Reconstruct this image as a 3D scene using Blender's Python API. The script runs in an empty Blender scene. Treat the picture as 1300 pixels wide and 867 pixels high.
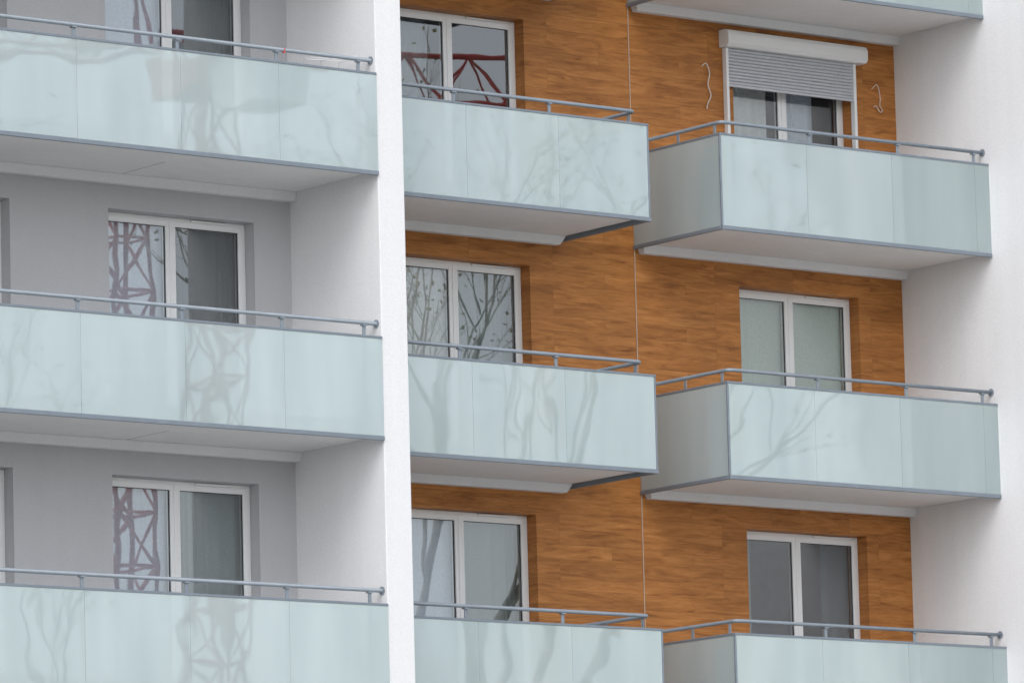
import bpy, math, random
from mathutils import Vector, Matrix
random.seed(7)
S=bpy.context.scene
ZG=11.5; H=2.9
# ------------------------------------------------------------------ materials
def newmat(name):
    m=bpy.data.materials.new(name); m.use_nodes=True; nt=m.node_tree; nt.nodes.clear()
    o=nt.nodes.new('ShaderNodeOutputMaterial'); return m,nt,o
def N(nt,t,**kw):
    n=nt.nodes.new(t)
    for k,v in kw.items():
        if k in n.inputs: n.inputs[k].default_value=v
        else: setattr(n,k,v)
    return n
def ramp(nt,stops):
    r=nt.nodes.new('ShaderNodeValToRGB'); e=r.color_ramp.elements
    e[0].position,e[0].color=stops[0][0],(*stops[0][1],1)
    e[1].position,e[1].color=stops[-1][0],(*stops[-1][1],1)
    for p,c in stops[1:-1]:
        x=e.new(p); x.color=(*c,1)
    return r
def stucco(name,col,var=0.04,bump=0.004,scale=70,streak=0.02):
    m,nt,o=newmat(name); L=nt.links.new
    g=N(nt,'ShaderNodeNewGeometry')
    n1=N(nt,'ShaderNodeTexNoise',Scale=0.7,Detail=4.0); L(g.outputs['Position'],n1.inputs['Vector'])
    n2=N(nt,'ShaderNodeTexNoise',Scale=float(scale),Detail=5.0,Roughness=0.65); L(g.outputs['Position'],n2.inputs['Vector'])
    mp=N(nt,'ShaderNodeMapping'); mp.inputs['Scale'].default_value=(6,6,0.25); L(g.outputs['Position'],mp.inputs['Vector'])
    n3=N(nt,'ShaderNodeTexNoise',Scale=1.0,Detail=4.0); L(mp.outputs[0],n3.inputs['Vector'])
    c=Vector(col)
    r=ramp(nt,[(0.3,c*(1-var)),(0.7,c*(1+var))]); L(n1.outputs['Fac'],r.inputs[0])
    r2=ramp(nt,[(0.35,(1-streak,)*3),(0.6,(1,1,1))]); L(n3.outputs['Fac'],r2.inputs[0])
    r3=ramp(nt,[(0.3,(0.90,)*3),(0.62,(1,1,1))]); L(n2.outputs['Fac'],r3.inputs[0])
    mx=N(nt,'ShaderNodeMixRGB',blend_type='MULTIPLY'); mx.inputs[0].default_value=1; L(r.outputs[0],mx.inputs[1]); L(r2.outputs[0],mx.inputs[2])
    m3=N(nt,'ShaderNodeMixRGB',blend_type='MULTIPLY'); m3.inputs[0].default_value=1; L(mx.outputs[0],m3.inputs[1]); L(r3.outputs[0],m3.inputs[2])
    b=N(nt,'ShaderNodeBump',Strength=0.8,Distance=bump); L(n2.outputs['Fac'],b.inputs['Height'])
    p=N(nt,'ShaderNodeBsdfPrincipled',Roughness=0.92); L(m3.outputs[0],p.inputs['Base Color']); L(b.outputs[0],p.inputs['Normal'])
    p.inputs['Specular IOR Level'].default_value=0.2
    L(p.outputs[0],o.inputs[0]); return m
def paint(name,col,rough=0.4,metal=0.0,var=0.05,scale=8):
    m,nt,o=newmat(name); L=nt.links.new
    g=N(nt,'ShaderNodeNewGeometry')
    n=N(nt,'ShaderNodeTexNoise',Scale=float(scale),Detail=4.0); L(g.outputs['Position'],n.inputs['Vector'])
    c=Vector(col); r=ramp(nt,[(0.3,c*(1-var)),(0.7,c*(1+var))]); L(n.outputs['Fac'],r.inputs[0])
    p=N(nt,'ShaderNodeBsdfPrincipled',Roughness=rough,Metallic=metal); L(r.outputs[0],p.inputs['Base Color'])
    L(p.outputs[0],o.inputs[0]); return m
def wood():
    m,nt,o=newmat('wood_cladding'); L=nt.links.new
    g=N(nt,'ShaderNodeNewGeometry'); s=N(nt,'ShaderNodeSeparateXYZ'); L(g.outputs['Position'],s.inputs[0])
    a=N(nt,'ShaderNodeMath',operation='ADD'); L(s.outputs['X'],a.inputs[0]); L(s.outputs['Y'],a.inputs[1])
    c=N(nt,'ShaderNodeCombineXYZ'); L(a.outputs[0],c.inputs['X']); L(s.outputs['Z'],c.inputs['Y'])
    br=N(nt,'ShaderNodeTexBrick',offset=0.37,offset_frequency=3,squash=1.0)
    for k,v in {'Scale':1.0,'Mortar Size':0.0015,'Mortar Smooth':0.3,'Bias':0.0,'Brick Width':1.22,'Row Height':0.178}.items(): br.inputs[k].default_value=v
    br.inputs['Color1'].default_value=(0,0,0,1); br.inputs['Color2'].default_value=(1,1,1,1); br.inputs['Mortar'].default_value=(0.5,0.5,0.5,1)
    L(c.outputs[0],br.inputs['Vector'])
    off=N(nt,'ShaderNodeVectorMath',operation='SCALE'); off.inputs['Scale'].default_value=37.0; L(br.outputs['Color'],off.inputs[0])
    ad=N(nt,'ShaderNodeVectorMath',operation='ADD'); L(c.outputs[0],ad.inputs[0]); L(off.outputs[0],ad.inputs[1])
    m1=N(nt,'ShaderNodeMapping'); m1.inputs['Scale'].default_value=(1.5,13,1); L(ad.outputs[0],m1.inputs['Vector'])
    g1=N(nt,'ShaderNodeTexNoise',Scale=1.0,Detail=5.0,Roughness=0.6,Distortion=1.2); L(m1.outputs[0],g1.inputs['Vector'])
    m2=N(nt,'ShaderNodeMapping'); m2.inputs['Scale'].default_value=(7,90,1); L(ad.outputs[0],m2.inputs['Vector'])
    g2=N(nt,'ShaderNodeTexNoise',Scale=1.0,Detail=3.0,Roughness=0.6); L(m2.outputs[0],g2.inputs['Vector'])
    m3=N(nt,'ShaderNodeMapping'); m3.inputs['Scale'].default_value=(1.1,4.5,1); L(c.outputs[0],m3.inputs['Vector'])
    g3=N(nt,'ShaderNodeTexNoise',Scale=1.0,Detail=3.0); L(m3.outputs[0],g3.inputs['Vector'])
    r=ramp(nt,[(0.28,(0.235,0.086,0.022)),(0.42,(0.385,0.150,0.038)),(0.55,(0.465,0.190,0.050)),(0.75,(0.55,0.245,0.076))]); L(g1.outputs['Fac'],r.inputs[0])
    r2=ramp(nt,[(0.33,(0.86,0.84,0.82)),(0.6,(1.03,1.03,1.03))]); L(g2.outputs['Fac'],r2.inputs[0])
    r3=ramp(nt,[(0.3,(0.87,0.85,0.83)),(0.7,(1.1,1.1,1.1))]); L(g3.outputs['Fac'],r3.inputs[0])
    rb=ramp(nt,[(0.0,(0.90,0.89,0.88)),(1.0,(1.06,1.06,1.06))]); L(br.outputs['Color'],rb.inputs[0])
    cur=r.outputs[0]
    for q in (r2,r3,rb):
        x=N(nt,'ShaderNodeMixRGB',blend_type='MULTIPLY'); x.inputs[0].default_value=1; L(cur,x.inputs[1]); L(q.outputs[0],x.inputs[2]); cur=x.outputs[0]
    x=N(nt,'ShaderNodeMixRGB'); L(br.outputs['Fac'],x.inputs[0]); L(cur,x.inputs[1]); x.inputs[2].default_value=(0.21,0.075,0.02,1)
    p=N(nt,'ShaderNodeBsdfPrincipled',Roughness=0.5); L(x.outputs[0],p.inputs['Base Color']); p.inputs['Specular IOR Level'].default_value=0.3
    h=N(nt,'ShaderNodeMath',operation='MULTIPLY_ADD'); L(br.outputs['Fac'],h.inputs[0]); h.inputs[1].default_value=-1.0; L(g1.outputs['Fac'],h.inputs[2])
    b=N(nt,'ShaderNodeBump',Strength=0.5,Distance=0.002); L(h.outputs[0],b.inputs['Height']); L(b.outputs[0],p.inputs['Normal'])
    L(p.outputs[0],o.inputs[0]); return m
def window_glass():
    m,nt,o=newmat('window_glass'); L=nt.links.new
    g=N(nt,'ShaderNodeNewGeometry')
    n=N(nt,'ShaderNodeTexNoise',Scale=1.7,Detail=1.0); L(g.outputs['Position'],n.inputs['Vector'])
    b=N(nt,'ShaderNodeBump',Strength=1.0,Distance=0.0004); L(n.outputs['Fac'],b.inputs['Height'])
    f=N(nt,'ShaderNodeFresnel',IOR=1.52); 
    k=N(nt,'ShaderNodeMath',operation='MULTIPLY_ADD'); L(f.outputs[0],k.inputs[0]); k.inputs[1].default_value=2.1; k.inputs[2].default_value=0.07
    gl=N(nt,'ShaderNodeBsdfGlossy',Roughness=0.006); gl.inputs['Color'].default_value=(0.95,0.98,1,1); L(b.outputs[0],gl.inputs['Normal'])
    t=N(nt,'ShaderNodeBsdfTransparent'); t.inputs['Color'].default_value=(0.91,0.945,0.95,1)
    mx=N(nt,'ShaderNodeMixShader'); L(k.outputs[0],mx.inputs[0]); L(t.outputs[0],mx.inputs[1]); L(gl.outputs[0],mx.inputs[2])
    L(mx.outputs[0],o.inputs[0]); return m
def frosted():
    m,nt,o=newmat('frosted_glass'); L=nt.links.new
    g=N(nt,'ShaderNodeNewGeometry')
    n=N(nt,'ShaderNodeTexNoise',Scale=1.4,Detail=1.0,Roughness=0.4); L(g.outputs['Position'],n.inputs['Vector'])
    b=N(nt,'ShaderNodeBump',Strength=1.0,Distance=0.0018); L(n.outputs['Fac'],b.inputs['Height'])
    at=N(nt,'ShaderNodeAttribute',attribute_name='tint')
    r=ramp(nt,[(0.0,(0.50,0.60,0.61)),(1.0,(0.625,0.715,0.73))]); L(at.outputs['Fac'],r.inputs[0])
    mp=N(nt,'ShaderNodeMapping'); mp.inputs['Scale'].default_value=(1.8,1.8,0.35); L(g.outputs['Position'],mp.inputs['Vector'])
    n2=N(nt,'ShaderNodeTexNoise',Scale=1.0,Detail=2.0); L(mp.outputs[0],n2.inputs['Vector'])
    r2=ramp(nt,[(0.32,(0.89,0.915,0.915)),(0.68,(1.06,1.055,1.055))]); L(n2.outputs['Fac'],r2.inputs[0])
    x=N(nt,'ShaderNodeMixRGB',blend_type='MULTIPLY'); x.inputs[0].default_value=1; L(r.outputs[0],x.inputs[1]); L(r2.outputs[0],x.inputs[2])
    d=N(nt,'ShaderNodeBsdfDiffuse'); L(x.outputs[0],d.inputs['Color'])
    t=N(nt,'ShaderNodeBsdfRefraction',Roughness=0.20,IOR=1.015); t.inputs['Color'].default_value=(0.87,0.975,0.97,1)
    m1=N(nt,'ShaderNodeMixShader'); m1.inputs[0].default_value=0.38; L(d.outputs[0],m1.inputs[1]); L(t.outputs[0],m1.inputs[2])
    gl=N(nt,'ShaderNodeBsdfGlossy',Roughness=0.015); L(b.outputs[0],gl.inputs['Normal'])
    f=N(nt,'ShaderNodeFresnel',IOR=1.52)
    k=N(nt,'ShaderNodeMath',operation='MULTIPLY_ADD'); L(f.outputs[0],k.inputs[0]); k.inputs[1].default_value=1.5; k.inputs[2].default_value=0.04
    m2=N(nt,'ShaderNodeMixShader'); L(k.outputs[0],m2.inputs[0]); L(m1.outputs[0],m2.inputs[1]); L(gl.outputs[0],m2.inputs[2])
    L(m2.outputs[0],o.inputs[0]); return m
def cloth(name,col,tr=0.12):
    m,nt,o=newmat(name); L=nt.links.new
    g=N(nt,'ShaderNodeNewGeometry')
    n=N(nt,'ShaderNodeTexNoise',Scale=40.0,Detail=2.0); L(g.outputs['Position'],n.inputs['Vector'])
    c=Vector(col); r=ramp(nt,[(0.3,c*0.93),(0.7,c*1.05)]); L(n.outputs['Fac'],r.inputs[0])
    d=N(nt,'ShaderNodeBsdfDiffuse'); L(r.outputs[0],d.inputs['Color'])
    t=N(nt,'ShaderNodeBsdfTranslucent'); L(r.outputs[0],t.inputs['Color'])
    x=N(nt,'ShaderNodeMixShader'); x.inputs[0].default_value=tr; L(d.outputs[0],x.inputs[1]); L(t.outputs[0],x.inputs[2])
    L(x.outputs[0],o.inputs[0]); return m
M_white=stucco('white_render',(0.785,0.785,0.80),0.012)
M_soff=stucco('soffit_render',(0.80,0.795,0.79),0.04,0.002)
M_grey=stucco('grey_render',(0.50,0.50,0.52),0.025)
M_wood=wood(); M_glass=window_glass(); M_frost=frosted()
M_pvc=paint('white_pvc',(0.78,0.78,0.79),0.3,0,0.01)
M_alu=paint('grey_aluminium',(0.20,0.235,0.275),0.45,0.2,0.06)
M_rail=paint('grey_rail_paint',(0.25,0.29,0.335),0.4,0.1,0.06)
M_dark=paint('rubber_gasket',(0.03,0.03,0.035),0.6)
M_groove=paint('soffit_groove',(0.30,0.30,0.30),0.8)
M_strip=paint('joint_strip',(0.50,0.40,0.32),0.6)
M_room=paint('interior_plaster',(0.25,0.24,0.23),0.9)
M_concrete=stucco('paving_concrete',(0.45,0.44,0.42),0.06,0.003,30)
M_red=paint('red_crane_paint',(0.60,0.10,0.085),0.45,0,0.15,2)
M_slat=paint('shutter_slats',(0.50,0.51,0.55),0.45,0.1,0.03)
M_bark=paint('birch_bark',(0.48,0.45,0.38),0.9,0,0.4,3)
M_leaf=paint('yellow_leaves',(0.42,0.38,0.22),0.8,0,0.3,1)
C_light=cloth('pale_curtain',(0.74,0.78,0.86)); C_dark=cloth('charcoal_curtain',(0.12,0.14,0.155),0.05)
C_mid=cloth('grey_curtain',(0.30,0.345,0.355)); C_green=cloth('blind_fabric',(0.70,0.76,0.69)); C_white=cloth('white_curtain',(0.80,0.80,0.79))
# ------------------------------------------------------------------ mesh helper
class MB:
    def __init__(s): s.v=[];s.f=[];s.m=[];s.mats=[];s.t=[];s.smooth=[]
    def mi(s,mat):
        if mat not in s.mats: s.mats.append(mat)
        return s.mats.index(mat)
    def quad(s,pts,mat,t=0.5,sm=False):
        b=len(s.v); s.v+= [tuple(p) for p in pts]; s.f.append(tuple(range(b,b+len(pts)))); s.m.append(s.mi(mat)); s.t.append(t); s.smooth.append(sm)
    def box(s,x0,x1,y0,y1,z0,z1,mat,t=0.5):
        P=[(x0,y0,z0),(x1,y0,z0),(x1,y1,z0),(x0,y1,z0),(x0,y0,z1),(x1,y0,z1),(x1,y1,z1),(x0,y1,z1)]
        b=len(s.v); s.v+=P
        for q in ((0,3,2,1),(4,5,6,7),(0,1,5,4),(1,2,6,5),(2,3,7,6),(3,0,4,7)):
            s.f.append(tuple(b+i for i in q)); s.m.append(s.mi(mat)); s.t.append(t); s.smooth.append(False)
    def tube(s,pts,r,mat,n=8,cap=True,r2=None):
        pts=[Vector(p) for p in pts]; rings=[]; K=len(pts)
        prev=None
        for i,p in enumerate(pts):
            d=(pts[min(i+1,K-1)]-pts[max(i-1,0)]).normalized()
            if prev is None:
                up=Vector((0,0,1)) if abs(d.z)<0.9 else Vector((1,0,0)); a=d.cross(up).normalized()
            else: a=(prev-d*prev.dot(d)).normalized()
            prev=a; bb=d.cross(a)
            rr=r if r2 is None else r+(r2-r)*i/(K-1)
            b=len(s.v); s.v+=[tuple(p+(a*math.cos(2*math.pi*j/n)+bb*math.sin(2*math.pi*j/n))*rr) for j in range(n)]; rings.append(b)
        for i in range(K-1):
            for j in range(n):
                s.f.append((rings[i]+j,rings[i+1]+j,rings[i+1]+(j+1)%n,rings[i]+(j+1)%n)); s.m.append(s.mi(mat)); s.t.append(.5); s.smooth.append(True)
        if cap:
            for rg in (rings[0],rings[-1]):
                s.f.append(tuple(rg+j for j in range(n))); s.m.append(s.mi(mat)); s.t.append(.5); s.smooth.append(False)
    def mesh(s,name,bevel=0):
        me=bpy.data.meshes.new(name); me.from_pydata(s.v,[],s.f)
        for m in s.mats: me.materials.append(m)
        me.polygons.foreach_set('material_index',s.m); me.polygons.foreach_set('use_smooth',s.smooth)
        a=me.attributes.new('tint','FLOAT','FACE'); a.data.foreach_set('value',s.t)
        me.update(); return me
def obj(name,me,parent=None,loc=(0,0,0)):
    o=bpy.data.objects.new(name,me); o.location=loc; S.collection.objects.link(o)
    if parent: o.parent=parent
    return o
def bevel(o,w=0.004,seg=2):
    m=o.modifiers.new('bevel','BEVEL'); m.width=w; m.segments=seg; m.limit_method='ANGLE'; m.angle_limit=math.radians(40)
def empty(name,loc=(0,0,0),parent=None):
    e=bpy.data.objects.new(name,None); e.location=loc; S.collection.objects.link(e); e.empty_display_size=0.3
    if parent: e.parent=parent
    return e
# ------------------------------------------------------------------ building
XR=4.18; D=1.642; XM=-1.065; HB=1.131; XF=-5.577; XFr=-5.224; YL=-2.535; YW=-0.874
XLL=-13.0; TOP=ZG+4*H+0.6
B=empty('apartment_building')
def wallh(name,x0,x1,z0,z1,y0,y1,holes,mat,parent=B):
    b=MB(); xs=sorted({x0,x1,*[h[0] for h in holes],*[h[1] for h in holes]}); zs=sorted({z0,z1,*[h[2] for h in holes],*[h[3] for h in holes]})
    for i in range(len(xs)-1):
        for j in range(len(zs)-1):
            cx=(xs[i]+xs[i+1])/2; cz=(zs[j]+zs[j+1])/2
            if any(h[0]<cx<h[1] and h[2]<cz<h[3] for h in holes): continue
            b.quad([(xs[i],y0,zs[j]),(xs[i+1],y0,zs[j]),(xs[i+1],y0,zs[j+1]),(xs[i],y0,zs[j+1])],mat)
    for a,c,e,f in holes:
        b.quad([(a,y0,e),(a,y0,f),(a,y1,f),(a,y1,e)],mat); b.quad([(c,y0,e),(c,y1,e),(c,y1,f),(c,y0,f)],mat)
        b.quad([(a,y0,f),(c,y0,f),(c,y1,f),(a,y1,f)],mat); b.quad([(a,y0,e),(a,y1,e),(c,y1,e),(c,y0,e)],mat)
    return obj(name,b.mesh(name),parent)
KS=range(-4,4)
def zk(k): return ZG+k*H
WB,WT=0.22,2.585
winM=(-3.46,-1.555); winR=(1.60,3.475); winL=(-8.0,-6.075); winL2=(-11.2,-9.265); winB=(5.2,7.0)
hM=[(a,c,zk(k)+WB,zk(k)+WT) for k in KS for a,c in (winM,winR)]
hL=[(a,c,zk(k)+WB,zk(k)+WT) for k in KS for a,c in (winL,winL2)]
wallh('wood_clad_wall',XFr,XR,0,TOP,0,0.3,hM,M_wood)
wallh('grey_render_wall',XLL,XF,0,TOP,YW,YW+0.3,hL,M_grey)
hB=[(a,c,zk(k)+1.0,zk(k)+WT) for k in KS for a,c in (winB,)]
YB=-3.2
wallh('white_end_wall',XR,9,0,TOP,YB,YB+0.3,hB,M_white)
b=MB(); b.quad([(XR,YB,0),(XR,0.3,0),(XR,0.3,TOP),(XR,YB,TOP)],M_white)
b.quad([(9,YB,0),(9,12,0),(9,12,TOP),(9,YB,TOP)],M_white)
b.quad([(XLL,YW,0),(XLL,12,0),(XLL,12,TOP),(XLL,YW,TOP)],M_white)
b.quad([(XLL,12,0),(9,12,0),(9,12,TOP),(XLL,12,TOP)],M_white)
obj('side_walls',b.mesh('side_walls'),B)
b=MB(); b.box(XF,XFr,YL+0.012,0.3,0,TOP+0.02,M_white); o=obj('white_fin_wall',b.mesh('fin'),B); bevel(o,0.012,3)
b=MB(); b.box(XLL-0.35,XLL-0.003,YL+0.012,0.3,0,TOP+0.02,M_white); o=obj('end_fin_wall',b.mesh('fin2'),B); bevel(o,0.012,3)
b=MB(); b.box(XLL-0.1,9.1,-0.05,12.1,TOP+0.03,TOP+0.2,M_alu); b.box(XLL-.1,XF,YW-0.05,-0.06,TOP+0.03,TOP+0.2,M_alu); b.box(XR,9.1,YB-0.05,-0.06,TOP+0.03,TOP+0.2,M_alu)
obj('flat_roof',b.mesh('roof'),B)
b=MB(); b.box(0.006,0.017,-0.006,-0.001,0.3,TOP,M_strip); obj('expansion_joint_strip',b.mesh('joint'),B)
# ------------------------------------------------------------------ windows
def ring(b,x0,x1,z0,z1,y0,y1,w,mat):
    b.box(x0,x0+w,y0,y1,z0,z1,mat); b.box(x1-w,x1,y0,y1,z0,z1,mat)
    b.box(x0+w,x1-w,y0,y1,z0,z0+w,mat); b.box(x0+w,x1-w,y0,y1,z1-w,z1,mat)
def window_mesh(w,h):
    b=MB(); g=MB(); ctr=w*0.478
    ring(b,0.002,w-0.002,0.002,h-0.002,0,0.075,0.048,M_pvc)
    for a,c in ((0.040,ctr-0.002),(ctr+0.002,w-0.040)):
        ring(b,a,c,0.042,h-0.042,-0.014,0.066,0.062,M_pvc)
        ring(b,a+0.062,c-0.062,0.104,h-0.104,0.004,0.03,0.006,M_dark)
        g.quad([(a+.062,0.012,0.104),(c-.062,0.012,0.104),(c-.062,0.012,h-.104),(a+.062,0.012,h-.104)],M_glass)
    b.box(ctr-0.018,ctr+0.010,-0.022,-0.0145,0.05,h-0.05,M_pvc)
    b.box(w*0.62,w*0.86,-0.022,-0.001,h-0.034,h-0.012,M_pvc)
    b.box(ctr+0.03,ctr+0.05,-0.03,-0.0145,1.0,1.12,M_pvc)
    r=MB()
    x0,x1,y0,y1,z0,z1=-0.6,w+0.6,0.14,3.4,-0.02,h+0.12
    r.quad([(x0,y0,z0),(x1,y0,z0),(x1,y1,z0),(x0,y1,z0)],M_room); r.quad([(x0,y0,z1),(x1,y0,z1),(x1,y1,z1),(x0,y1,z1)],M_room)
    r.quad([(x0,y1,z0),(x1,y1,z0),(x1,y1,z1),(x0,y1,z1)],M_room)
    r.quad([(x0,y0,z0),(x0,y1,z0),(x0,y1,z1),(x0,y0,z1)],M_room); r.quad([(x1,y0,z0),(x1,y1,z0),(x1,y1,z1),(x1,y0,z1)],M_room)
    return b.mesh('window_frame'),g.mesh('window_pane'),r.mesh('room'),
def curtain(x0,x1,z0,z1,y,mat,per=0.11,amp=0.03,seed=0):
    rnd=random.Random(seed); b=MB(); n=int((x1-x0)/0.008); pts=[]; ph=rnd.random()*6
    for i in range(n+1):
        x=x0+(x1-x0)*i/n; ph+=2*math.pi*(x1-x0)/n/per*(0.75+0.5*math.sin(x*7+seed))
        pts.append((x,y+amp*math.sin(ph)*(0.7+0.3*math.sin(x*13+seed))))
    for i in range(n):
        b.quad([(*pts[i],z0),(*pts[i+1],z0),(*pts[i+1],z1),(*pts[i],z1)],mat,sm=True)
    me=b.mesh('curtain'); 
    import bmesh
    bm=bmesh.new(); bm.from_mesh(me); bmesh.ops.remove_doubles(bm,verts=bm.verts,dist=1e-5); bm.to_mesh(me); bm.free()
    return me
def blind(x0,x1,z0,z1,y,mat):
    b=MB(); z=z1
    while z>z0:
        b.quad([(x0,y,z-0.0255),(x1,y,z-0.0255),(x1,y-0.010,z-0.002),(x0,y-0.010,z-0.002)],mat); z-=0.025
    return b.mesh('venetian_blind')
cache={}
def window(col,k,xr,ywall,z0,h):
    w=xr[1]-xr[0]; key=(round(w,3),round(h,3))
    if key not in cache: cache[key]=window_mesh(w,h)
    fm,gm,rm=cache[key]
    e=empty('window',(xr[0],ywall+0.17,z0),B)
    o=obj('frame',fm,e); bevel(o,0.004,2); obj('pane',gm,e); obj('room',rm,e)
    lo,hi=0.06,h-0.04; c=w*0.478; y=0.125
    def C(a,d,m,**kw): obj('curtain',curtain(a,d,lo,hi,y+kw.pop('dy',0),m,seed=k*7+ord(col[0]),**kw),e)
    if col=='L':
        C(0.0,c-0.03,C_light,amp=0.014,per=0.16); C(c+0.02,w-0.01,C_dark if k>=0 else C_mid,per=0.09,amp=.025)
    elif col=='M':
        if k==0: obj('blind',blind(0.03,c,lo,hi,0.10,C_white),e); 
        elif k<0: C(0.01,c,C_light,amp=0.016)
        else: C(0.01,c*.9,C_mid,dy=0.15)
        if k<=0: C(c+.02,w-.01,C_mid,dy=0.12,amp=0.04,per=0.15)
    elif col=='R':
        if k==1: C(0.10,0.74,C_white); C(c+0.10,w*0.80,C_light,amp=.035)
        elif k==0: 
            obj('roller_blind',curtain(0.02,c-0.01,lo,hi,0.10,C_green,per=0.09,amp=0.006),e); 
            bb=MB(); bb.box(c+0.02,w-0.02,0.10,0.105,lo,hi,C_green); obj('roller_blind',bb.mesh('blind'),e)
        elif k==-1: C(0.01,0.35,C_mid,dy=0.1); C(w-0.45,w-.01,C_dark,dy=0.05)
        else: C(0.01,c,C_light)
    else:
        if (k%2)==0: C(0.01,c,C_white)
        else: C(c,w-.01,C_mid)
for k in KS:
    window('L',k,winL,YW,zk(k)+WB,WT-WB); window('S',k,winL2,YW,zk(k)+WB,WT-WB)
    window('M',k,winM,0,zk(k)+WB,WT-WB); window('R',k,winR,0,zk(k)+WB,WT-WB)
    window('B',k,winB,YB,zk(k)+1.0,WT-1.0)
# ------------------------------------------------------------------ balconies
def arc(c,r,a0,a1,n=6):
    return [(c[0]+r*math.cos(a0+(a1-a0)*i/n),c[1]+r*math.sin(a0+(a1-a0)*i/n)) for i in range(n+1)]
def build_balcony(kind):
    rnd=random.Random(ord(kind))
    if kind=='R': x0,x1,yf,yb=0.0,XR,-D,0.0; js=[0,1.31,2.63,3.95,XR]; posts=[1.45,2.82,4.03]
    if kind=='M': x0,x1,yf,yb=XFr,XM,-D,0.0; js=[XFr,-4.99,-3.685,-2.375,XM]; posts=[-5.1,-3.78,-2.42]
    if kind=='L': x0,x1,yf,yb=XLL,XF,YL,YW; js=[XLL,-12.08,-10.78,-9.485,-8.165,-6.885,XF-0.003]; posts=[-12.0,-10.75,-9.45,-8.135,-6.84,-5.75]
    sl=MB(); e=0.003
    a=x0+(0.045 if kind=='R' else e); c=x1-(0.045 if kind=='M' else e)
    sl.box(a,c,yf+0.05,yb-e,0.05,0.21,M_soff)
    P=[(yb-e,-0.052),(yb-0.10,-0.052),(yb-0.135,0.047),(yb-e,0.047)]
    L0=[(a,p[0],p[1]) for i,p in enumerate(P)]
    R0=[(c-0.06*(kind=='M') if i in(0,1) else c,p[0],p[1]) for i,p in enumerate(P)]
    if kind=='R': L0=[(a+(0.04 if i in(0,1) else 0),p[0],p[1]) for i,p in enumerate(P)]
    for i in range(4):
        j=(i+1)%4; sl.quad([L0[i],R0[i],R0[j],L0[j]],M_white)
    sl.quad(L0,M_white); sl.quad(R0[::-1],M_white)
    if kind=='L':
        sl.box(-7.90,-7.893,yb-0.95,yb-0.14,0.047,0.052,M_groove)
    gp=MB()
    for i in range(len(js)-1):
        t=rnd.uniform(0.5,0.9)
        if kind=='R' and i>=2: t=0.3
        if kind=='M' and i==3: t=0.35
        if js[i+1]-js[i]<0.4: t=0.3
        gp.box(js[i]+0.0015+(0.012 if (kind=='R' and i==0) else 0),js[i+1]-0.0015-(0.02 if (kind=='M' and i==3) else 0),yf,yf+0.012,0.03,HB-0.008,M_frost,t)
    if kind=='R': gp.box(0.002,0.014,yf+0.022,yb-0.02,0.03,HB-0.008,M_frost,1.0)
    if kind=='M': gp.box(x1-0.014,x1-0.002,yf+0.022,yb-0.02,0.03,HB-0.008,M_frost,0.5)
    pr=MB()
    pr.box(x0+(e if kind!='R' else -0.006),x1-(e if kind!='M' else -0.006),yf-0.012,yf+0.026,-0.003,0.044,M_alu)
    pr.box(x0+(e if kind!='R' else -0.006),x1-(e if kind!='M' else -0.006),yf-0.008,yf+0.022,HB-0.026,HB,M_alu)
    if kind=='R':
        pr.box(-0.010,0.026,yf+0.027,yb-0.004,-0.003,0.042,M_alu); pr.box(-0.007,0.022,yf+0.023,yb-0.004,HB-0.026,HB-0.001,M_alu)
        pr.box(-0.008,0.016,yf-0.006,yf+0.022,0.045,HB-0.027,M_alu)
    if kind=='M':
        pr.box(x1-0.026,x1+0.010,yf+0.027,yb-0.004,-0.003,0.042,M_alu); pr.box(x1-0.022,x1+0.007,yf+0.023,yb-0.004,HB-0.026,HB-0.001,M_alu)
        pr.box(x1-0.016,x1+0.004,yf-0.004,yf+0.022,0.045,HB-0.027,M_alu)
    rl=MB(); zr=HB+0.150; yr=yf+0.10; r=0.022; rc=0.07
    if kind=='R':
        xc=0.11; ar=arc((xc+rc,yr+rc),rc,math.pi*1.5,math.pi,6)
        pts=[(x1-e,yr,zr)]+[(p[0],p[1],zr) for p in ar]+[(xc,yb-e,zr)]; side=xc
    elif kind=='M':
        xc=x1-0.11; ar=arc((xc-rc,yr+rc),rc,-math.pi/2,0,6)
        pts=[(x0+e,yr,zr)]+[(p[0],p[1],zr) for p in ar]+[(xc,yb-e,zr)]; side=xc
    else:
        pts=[(x0+e,yr,zr),(x1-e-0.0,yr,zr)]; side=None
    rl.tube(pts,r,M_rail,10)
    for x in posts:
        rl.box(x-0.02,x+0.02,yr-0.006,yr+0.006,0.21,zr-r+0.004,M_rail)
        rl.box(x-0.028,x+0.028,yr-0.03,yr+0.03,zr-r-0.012,zr-r+0.002,M_rail)
        rl.box(x-0.02,x+0.02,yf+0.014,yr-0.007,HB-0.22,HB-0.18,M_rail); rl.box(x-0.02,x+0.02,yf+0.014,yr-0.007,0.25,0.29,M_rail)
    if side is not None:
        for y in (yr+0.12,yb-0.75,yb-0.12):
            rl.box(side-0.006,side+0.006,y-0.02,y+0.02,0.21,zr-r+0.004,M_rail)
    if kind=='L' or kind=='R':
        rl.tube([(x1-e,yr,zr),(x1-0.012,yr,zr)],0.045,M_rail,14)
    return sl.mesh('slab'),gp.mesh('glass_panels'),pr.mesh('aluminium_profiles'),rl.mesh('handrail')
for kind in 'LMR':
    ms=build_balcony(kind)
    for k in range(-3,4):
        e=empty('balcony',(0,0,zk(k)))
        for nme,me in zip(('slab','glass_panels','aluminium_profiles','handrail'),ms):
            o=obj(nme,me,e)
            if nme in('slab','aluminium_profiles'): bevel(o,0.003,1)
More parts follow.
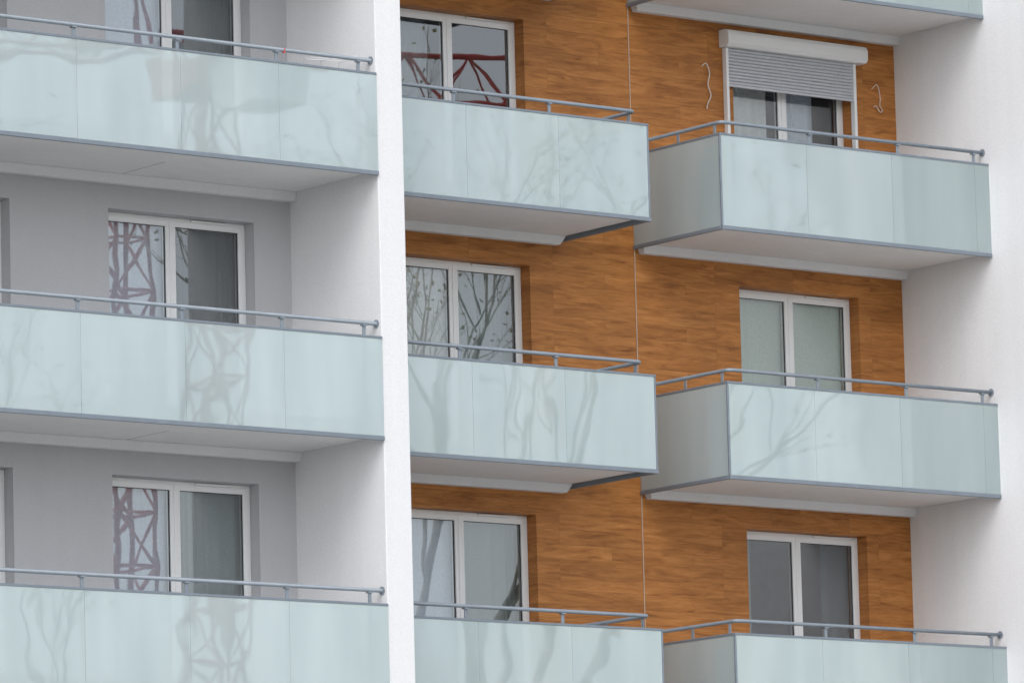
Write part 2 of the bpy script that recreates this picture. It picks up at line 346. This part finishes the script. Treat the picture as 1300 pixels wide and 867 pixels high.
# small wire drying rack and red peg on the upper left balcony
z=zk(1)+HB+0.04; b=MB()
for i in range(4):
    y=YL+0.16+i*0.09; b.tube([(-6.20,y,z+0.12),(-5.72,y,z+0.15)],0.005,M_pvc,5)
for x in (-6.20,-5.96,-5.72): b.tube([(x,YL+0.12,z+0.135),(x,YL+0.5,z+0.135),(x,YL+0.5,z-0.9)],0.007,M_pvc,5)
obj('drying_rack',b.mesh('drying_rack'))
b=MB(); b.box(-6.752,-6.735,YL+0.086,YL+0.118,z+0.080,z+0.13,M_red); b.box(-6.749,-6.738,YL+0.075,YL+0.085,z+0.07,z+0.125,M_red); obj('clothes_peg',b.mesh('clothes_peg'))
# ------------------------------------------------------------------ roller shutter (floor k=1, right)
z1=zk(1); e=empty('roller_shutter',(0,0,0))
b=MB(); zt,zb=z1+2.76,z1+2.55; x0,x1=1.40,3.60
prof=[(-0.004,zb),(-0.15,zb),(-0.185,zb+0.04),(-0.185,zt-0.06),(-0.16,zt-0.015),(-0.12,zt),(-0.004,zt)]
n=len(prof)
for i in range(n):
    j=(i+1)%n; b.quad([(x0,*prof[i]),(x1,*prof[i]),(x1,*prof[j]),(x0,*prof[j])],M_pvc)
b.quad([(x0,*p) for p in prof],M_pvc); b.quad([(x1,*p) for p in prof][::-1],M_pvc)
obj('shutter_box',b.mesh('shutter_box'),e)
b=MB(); z=zb-0.001; zbot=z1+2.14
while z>zbot:
    b.quad([(x0+.08,-0.050,z),(x1-.14,-0.050,z),(x1-.14,-0.062,z-0.010),(x0+.08,-0.062,z-0.010)],M_slat)
    b.quad([(x0+.08,-0.062,z-0.010),(x1-.14,-0.062,z-0.010),(x1-.14,-0.062,z-0.030),(x0+.08,-0.062,z-0.030)],M_slat)
    b.quad([(x0+.08,-0.062,z-0.030),(x1-.14,-0.062,z-0.030),(x1-.14,-0.050,z-0.038),(x0+.08,-0.050,z-0.038)],M_slat); z-=0.040
b.box(x0+.08,x1-.14,-0.068,-0.045,z-0.028,z,M_slat)
obj('slats',b.mesh('slats'),e)
b=MB(); b.box(x0+.045,x0+.085,-0.075,-0.003,z1+0.23,zb-0.002,M_pvc); b.box(x1-.145,x1-.105,-0.075,-0.003,z1+0.23,zb-0.002,M_pvc); o=obj('guide_rails',b.mesh('guides'),e); bevel(o,0.003,1)
# cables hanging out of the cladding
def cab(pts,mat,r=0.006):
    P=[]
    pts=[Vector(p) for p in pts]
    for i in range(len(pts)-1):
        p0=pts[max(i-1,0)];p1=pts[i];p2=pts[i+1];p3=pts[min(i+2,len(pts)-1)]
        for t in range(6):
            u=t/6; P.append(0.5*((2*p1)+(p2-p0)*u+(2*p0-5*p1+4*p2-p3)*u*u+(3*p1-p0-3*p2+p3)*u**3))
    P.append(pts[-1]); b=MB(); b.tube(P,r,mat,6); obj('cable',b.mesh('cable'))
M_cab=paint('cable_sheath',(0.68,0.58,0.50),0.5)
cab([(1.12,-0.005,ZG+5.20),(1.17,-0.03,ZG+5.23),(1.21,-0.04,ZG+5.12),(1.19,-0.03,ZG+4.98),(1.23,-0.03,ZG+4.85),(1.19,-0.02,ZG+4.76),(1.16,-0.03,ZG+4.68)],M_cab,0.008)
cab([(3.80,-0.005,ZG+5.18),(3.86,-0.04,ZG+5.23),(3.91,-0.03,ZG+5.08),(3.90,-0.03,ZG+4.98),(3.95,-0.02,ZG+4.93),(3.90,-0.03,ZG+4.90),(3.84,-0.03,ZG+4.97),(3.80,-0.03,ZG+4.95)],M_cab,0.006)
# ------------------------------------------------------------------ ground
b=MB(); b.quad([(-2000,-2000,0),(2000,-2000,0),(2000,2000,0),(-2000,2000,0)],paint('grass_ground',(0.10,0.12,0.05),0.95,0,0.3,0.5)); obj('ground',b.mesh('ground'))
b=MB(); b.quad([(-70,-75,0.004),(60,-75,0.004),(60,30,0.004),(-70,30,0.004)],M_concrete); obj('bounce_pavement',b.mesh('bounce_pavement'))  # unseen pale paving, added to bounce light up onto the balcony undersides
# ------------------------------------------------------------------ tower crane
def crane(cx,cy,hm,ang,wd=1.5,jl=34):
    b=MB(); hw=wd/2; step=wd*1.25
    cs=[(cx-hw,cy-hw),(cx+hw,cy-hw),(cx+hw,cy+hw),(cx-hw,cy+hw)]
    z=0.5
    for c in cs: b.tube([(*c,0.4),(*c,hm)],0.075,M_red,4)
    i=0
    while z+step<hm:
        for s in range(4):
            p,q=cs[s],cs[(s+1)%4]
            b.tube([(*p,z),(*q,z)],0.04,M_red,4,False)
            if i%2: p,q=q,p
            b.tube([(*p,z),(*q,z+step)],0.05,M_red,4,False)
        z+=step; i+=1
    b.box(cx-2.5,cx+2.5,cy-2.5,cy+2.5,0.01,0.5,M_concrete)
    d=Vector((math.cos(ang),math.sin(ang),0)); s=Vector((-d.y,d.x,0)); O=Vector((cx,cy,hm))
    b.box(cx-1,cx+1,cy-1,cy+1,hm,hm+0.7,M_red)
    def truss(a,l,w,h):
        n=int(l/1.5); 
        bl=[O+d*a+s*w+Vector((0,0,0.9)),O+d*a-s*w+Vector((0,0,0.9)),O+d*a+Vector((0,0,0.9+h))]
        en=[q+d*l for q in bl]
        for p,q in zip(bl,en): b.tube([p,q],0.07,M_red,4,False)
        for i in range(abs(n)):
            t0=i/abs(n); t1=(i+.5)/abs(n); t2=(i+1)/abs(n)
            for j in range(2):
                b.tube([bl[j].lerp(en[j],t0),bl[2].lerp(en[2],t1)],0.035,M_red,4,False)
                b.tube([bl[2].lerp(en[2],t1),bl[j].lerp(en[j],t2)],0.035,M_red,4,False)
            b.tube([bl[0].lerp(en[0],t0),bl[1].lerp(en[1],t0)],0.035,M_red,4,False)
            b.tube([bl[0].lerp(en[0],t0),bl[1].lerp(en[1],t2)],0.035,M_red,4,False)
    truss(1,jl,0.6,1.2); truss(-11,10,0.6,1.0)
    ap=O+Vector((0,0,7))
    for sx in (-1,1):
        for sy in (-1,1): b.tube([O+d*0.8*sx+s*0.6*sy+Vector((0,0,.7)),ap],0.07,M_red,4)
    b.tube([ap,O+d*(jl*0.7)+Vector((0,0,2.1))],0.04,M_dark,4); b.tube([ap,O-d*10+Vector((0,0,1.9))],0.04,M_dark,4)
    me=b.mesh('crane_lattice'); e=empty('tower_crane'); obj('lattice',me,e)
    b=MB(); c=O-d*10
    b.box(c.x-1,c.x+1,c.y-1,c.y+1,hm-1.2,hm+0.85,M_concrete); obj('counterweight',b.mesh('cw'),e)
    b=MB(); c=O+s*1.6+d*0.8
    b.box(c.x-0.7,c.x+0.7,c.y-0.7,c.y+0.7,hm-0.6,hm+1.4,M_pvc); b.box(c.x-0.6,c.x+0.6,c.y-0.72,c.y-0.705,hm+0.2,hm+1.2,M_dark); obj('cab',b.mesh('cab'),e)
crane(31.4,-58.7,28.2,math.atan2(3.4,9.1),1.0)
# ------------------------------------------------------------------ trees (late autumn, nearly bare)
def tree(x,y,hgt,seed):
    rnd=random.Random(seed); b=MB(); lf=MB()
    def br(p,d,l,r,lev):
        pts=[p]; n=3 if lev<3 else 2
        for i in range(n):
            d=(d+Vector((rnd.uniform(-1,1),rnd.uniform(-1,1),rnd.uniform(-.4,.9)))*(0.10+0.05*lev)).normalized()
            p=p+d*l/n; pts.append(p)
        b.tube(pts,r,M_bark,6 if lev<2 else 3,False,r2=r*0.55)
        if lev>=4 and rnd.random()<0.5:
            for i in range(3):
                q=pts[-1]+Vector([rnd.uniform(-.3,.3) for _ in range(3)]); a=Vector([rnd.uniform(-1,1) for _ in range(3)]).normalized()*0.05; c=a.cross(Vector((rnd.uniform(-1,1),.3,1))).normalized()*0.04
                lf.quad([q-a,q-c,q+a,q+c],M_leaf)
        if lev<5:
            m=6 if lev==0 else (4 if lev<2 else 3)
            for i in range(m):
                t=rnd.uniform(0.3,1.0); q=pts[0].lerp(pts[-1],t) if n<3 else (pts[1].lerp(pts[-1],t))
                az=rnd.uniform(0,6.283); sp=rnd.uniform(0.35,0.75)
                up=d; a=up.orthogonal().normalized(); c=up.cross(a)
                nd=(up*math.cos(sp)+(a*math.cos(az)+c*math.sin(az))*math.sin(sp)+Vector((0,0,0.2))).normalized()
                br(q,nd,l*rnd.uniform(0.42,0.62),r*0.48,lev+1)
    br(Vector((x,y,-0.1)),Vector((0,0,1)),hgt*0.55,hgt*0.008,0)
    e=empty('birch_tree'); obj('trunk_and_branches',b.mesh('branches'),e); obj('leaves',lf.mesh('leaves'),e)
for i,(x,y,h) in enumerate([(17.4,-28.6,25),(9.5,-33.0,23)]): tree(x,y,h,i+3)
# ------------------------------------------------------------------ camera
yw,pt,ro=map(math.radians,(37.7805,8.4441,-1.4668))
F=Vector((math.sin(yw)*math.cos(pt),math.cos(yw)*math.cos(pt),math.sin(pt))); R=Vector((math.cos(yw),-math.sin(yw),0)); U=R.cross(F)
R2=R*math.cos(ro)+U*math.sin(ro); U2=-R*math.sin(ro)+U*math.cos(ro)
cd=bpy.data.cameras.new('camera'); cam=bpy.data.objects.new('camera',cd); S.collection.objects.link(cam)
m=Matrix((R2,U2,-F)).transposed().to_4x4(); m.translation=Vector((-43.7508,-54.0681,-8.4790+ZG)); cam.matrix_world=m
cd.sensor_width=36; cd.lens=7612.1/1300*36; cd.clip_start=0.5; cd.clip_end=5000; S.camera=cam
# ------------------------------------------------------------------ light
w=bpy.data.worlds.new('World'); S.world=w; w.use_nodes=True; nt=w.node_tree; nt.nodes.clear()
el,az=math.radians(46),math.radians(226)
sk=nt.nodes.new('ShaderNodeTexSky'); sk.sky_type='NISHITA'; sk.sun_disc=False; sk.sun_elevation=el; sk.sun_rotation=az; sk.dust_density=1.5; sk.air_density=1.0
hs=nt.nodes.new('ShaderNodeHueSaturation'); hs.inputs['Saturation'].default_value=0.26; hs.inputs['Value'].default_value=1.88
bg=nt.nodes.new('ShaderNodeBackground'); bg.inputs['Strength'].default_value=0.15; ou=nt.nodes.new('ShaderNodeOutputWorld')
nt.links.new(sk.outputs[0],hs.inputs['Color']); nt.links.new(hs.outputs[0],bg.inputs[0]); nt.links.new(bg.outputs[0],ou.inputs[0])
sd=bpy.data.lights.new('sun','SUN'); sd.energy=0.65; sd.angle=math.radians(35); sd.color=(1,0.97,0.94)
so=bpy.data.objects.new('sun',sd); S.collection.objects.link(so)
dirv=Vector((math.sin(az)*math.cos(el),math.cos(az)*math.cos(el),math.sin(el)))
so.rotation_euler=dirv.to_track_quat('Z','Y').to_euler(); so.location=(0,-30,40)
S.view_settings.view_transform='Standard'; S.view_settings.look='None'; S.view_settings.exposure=0
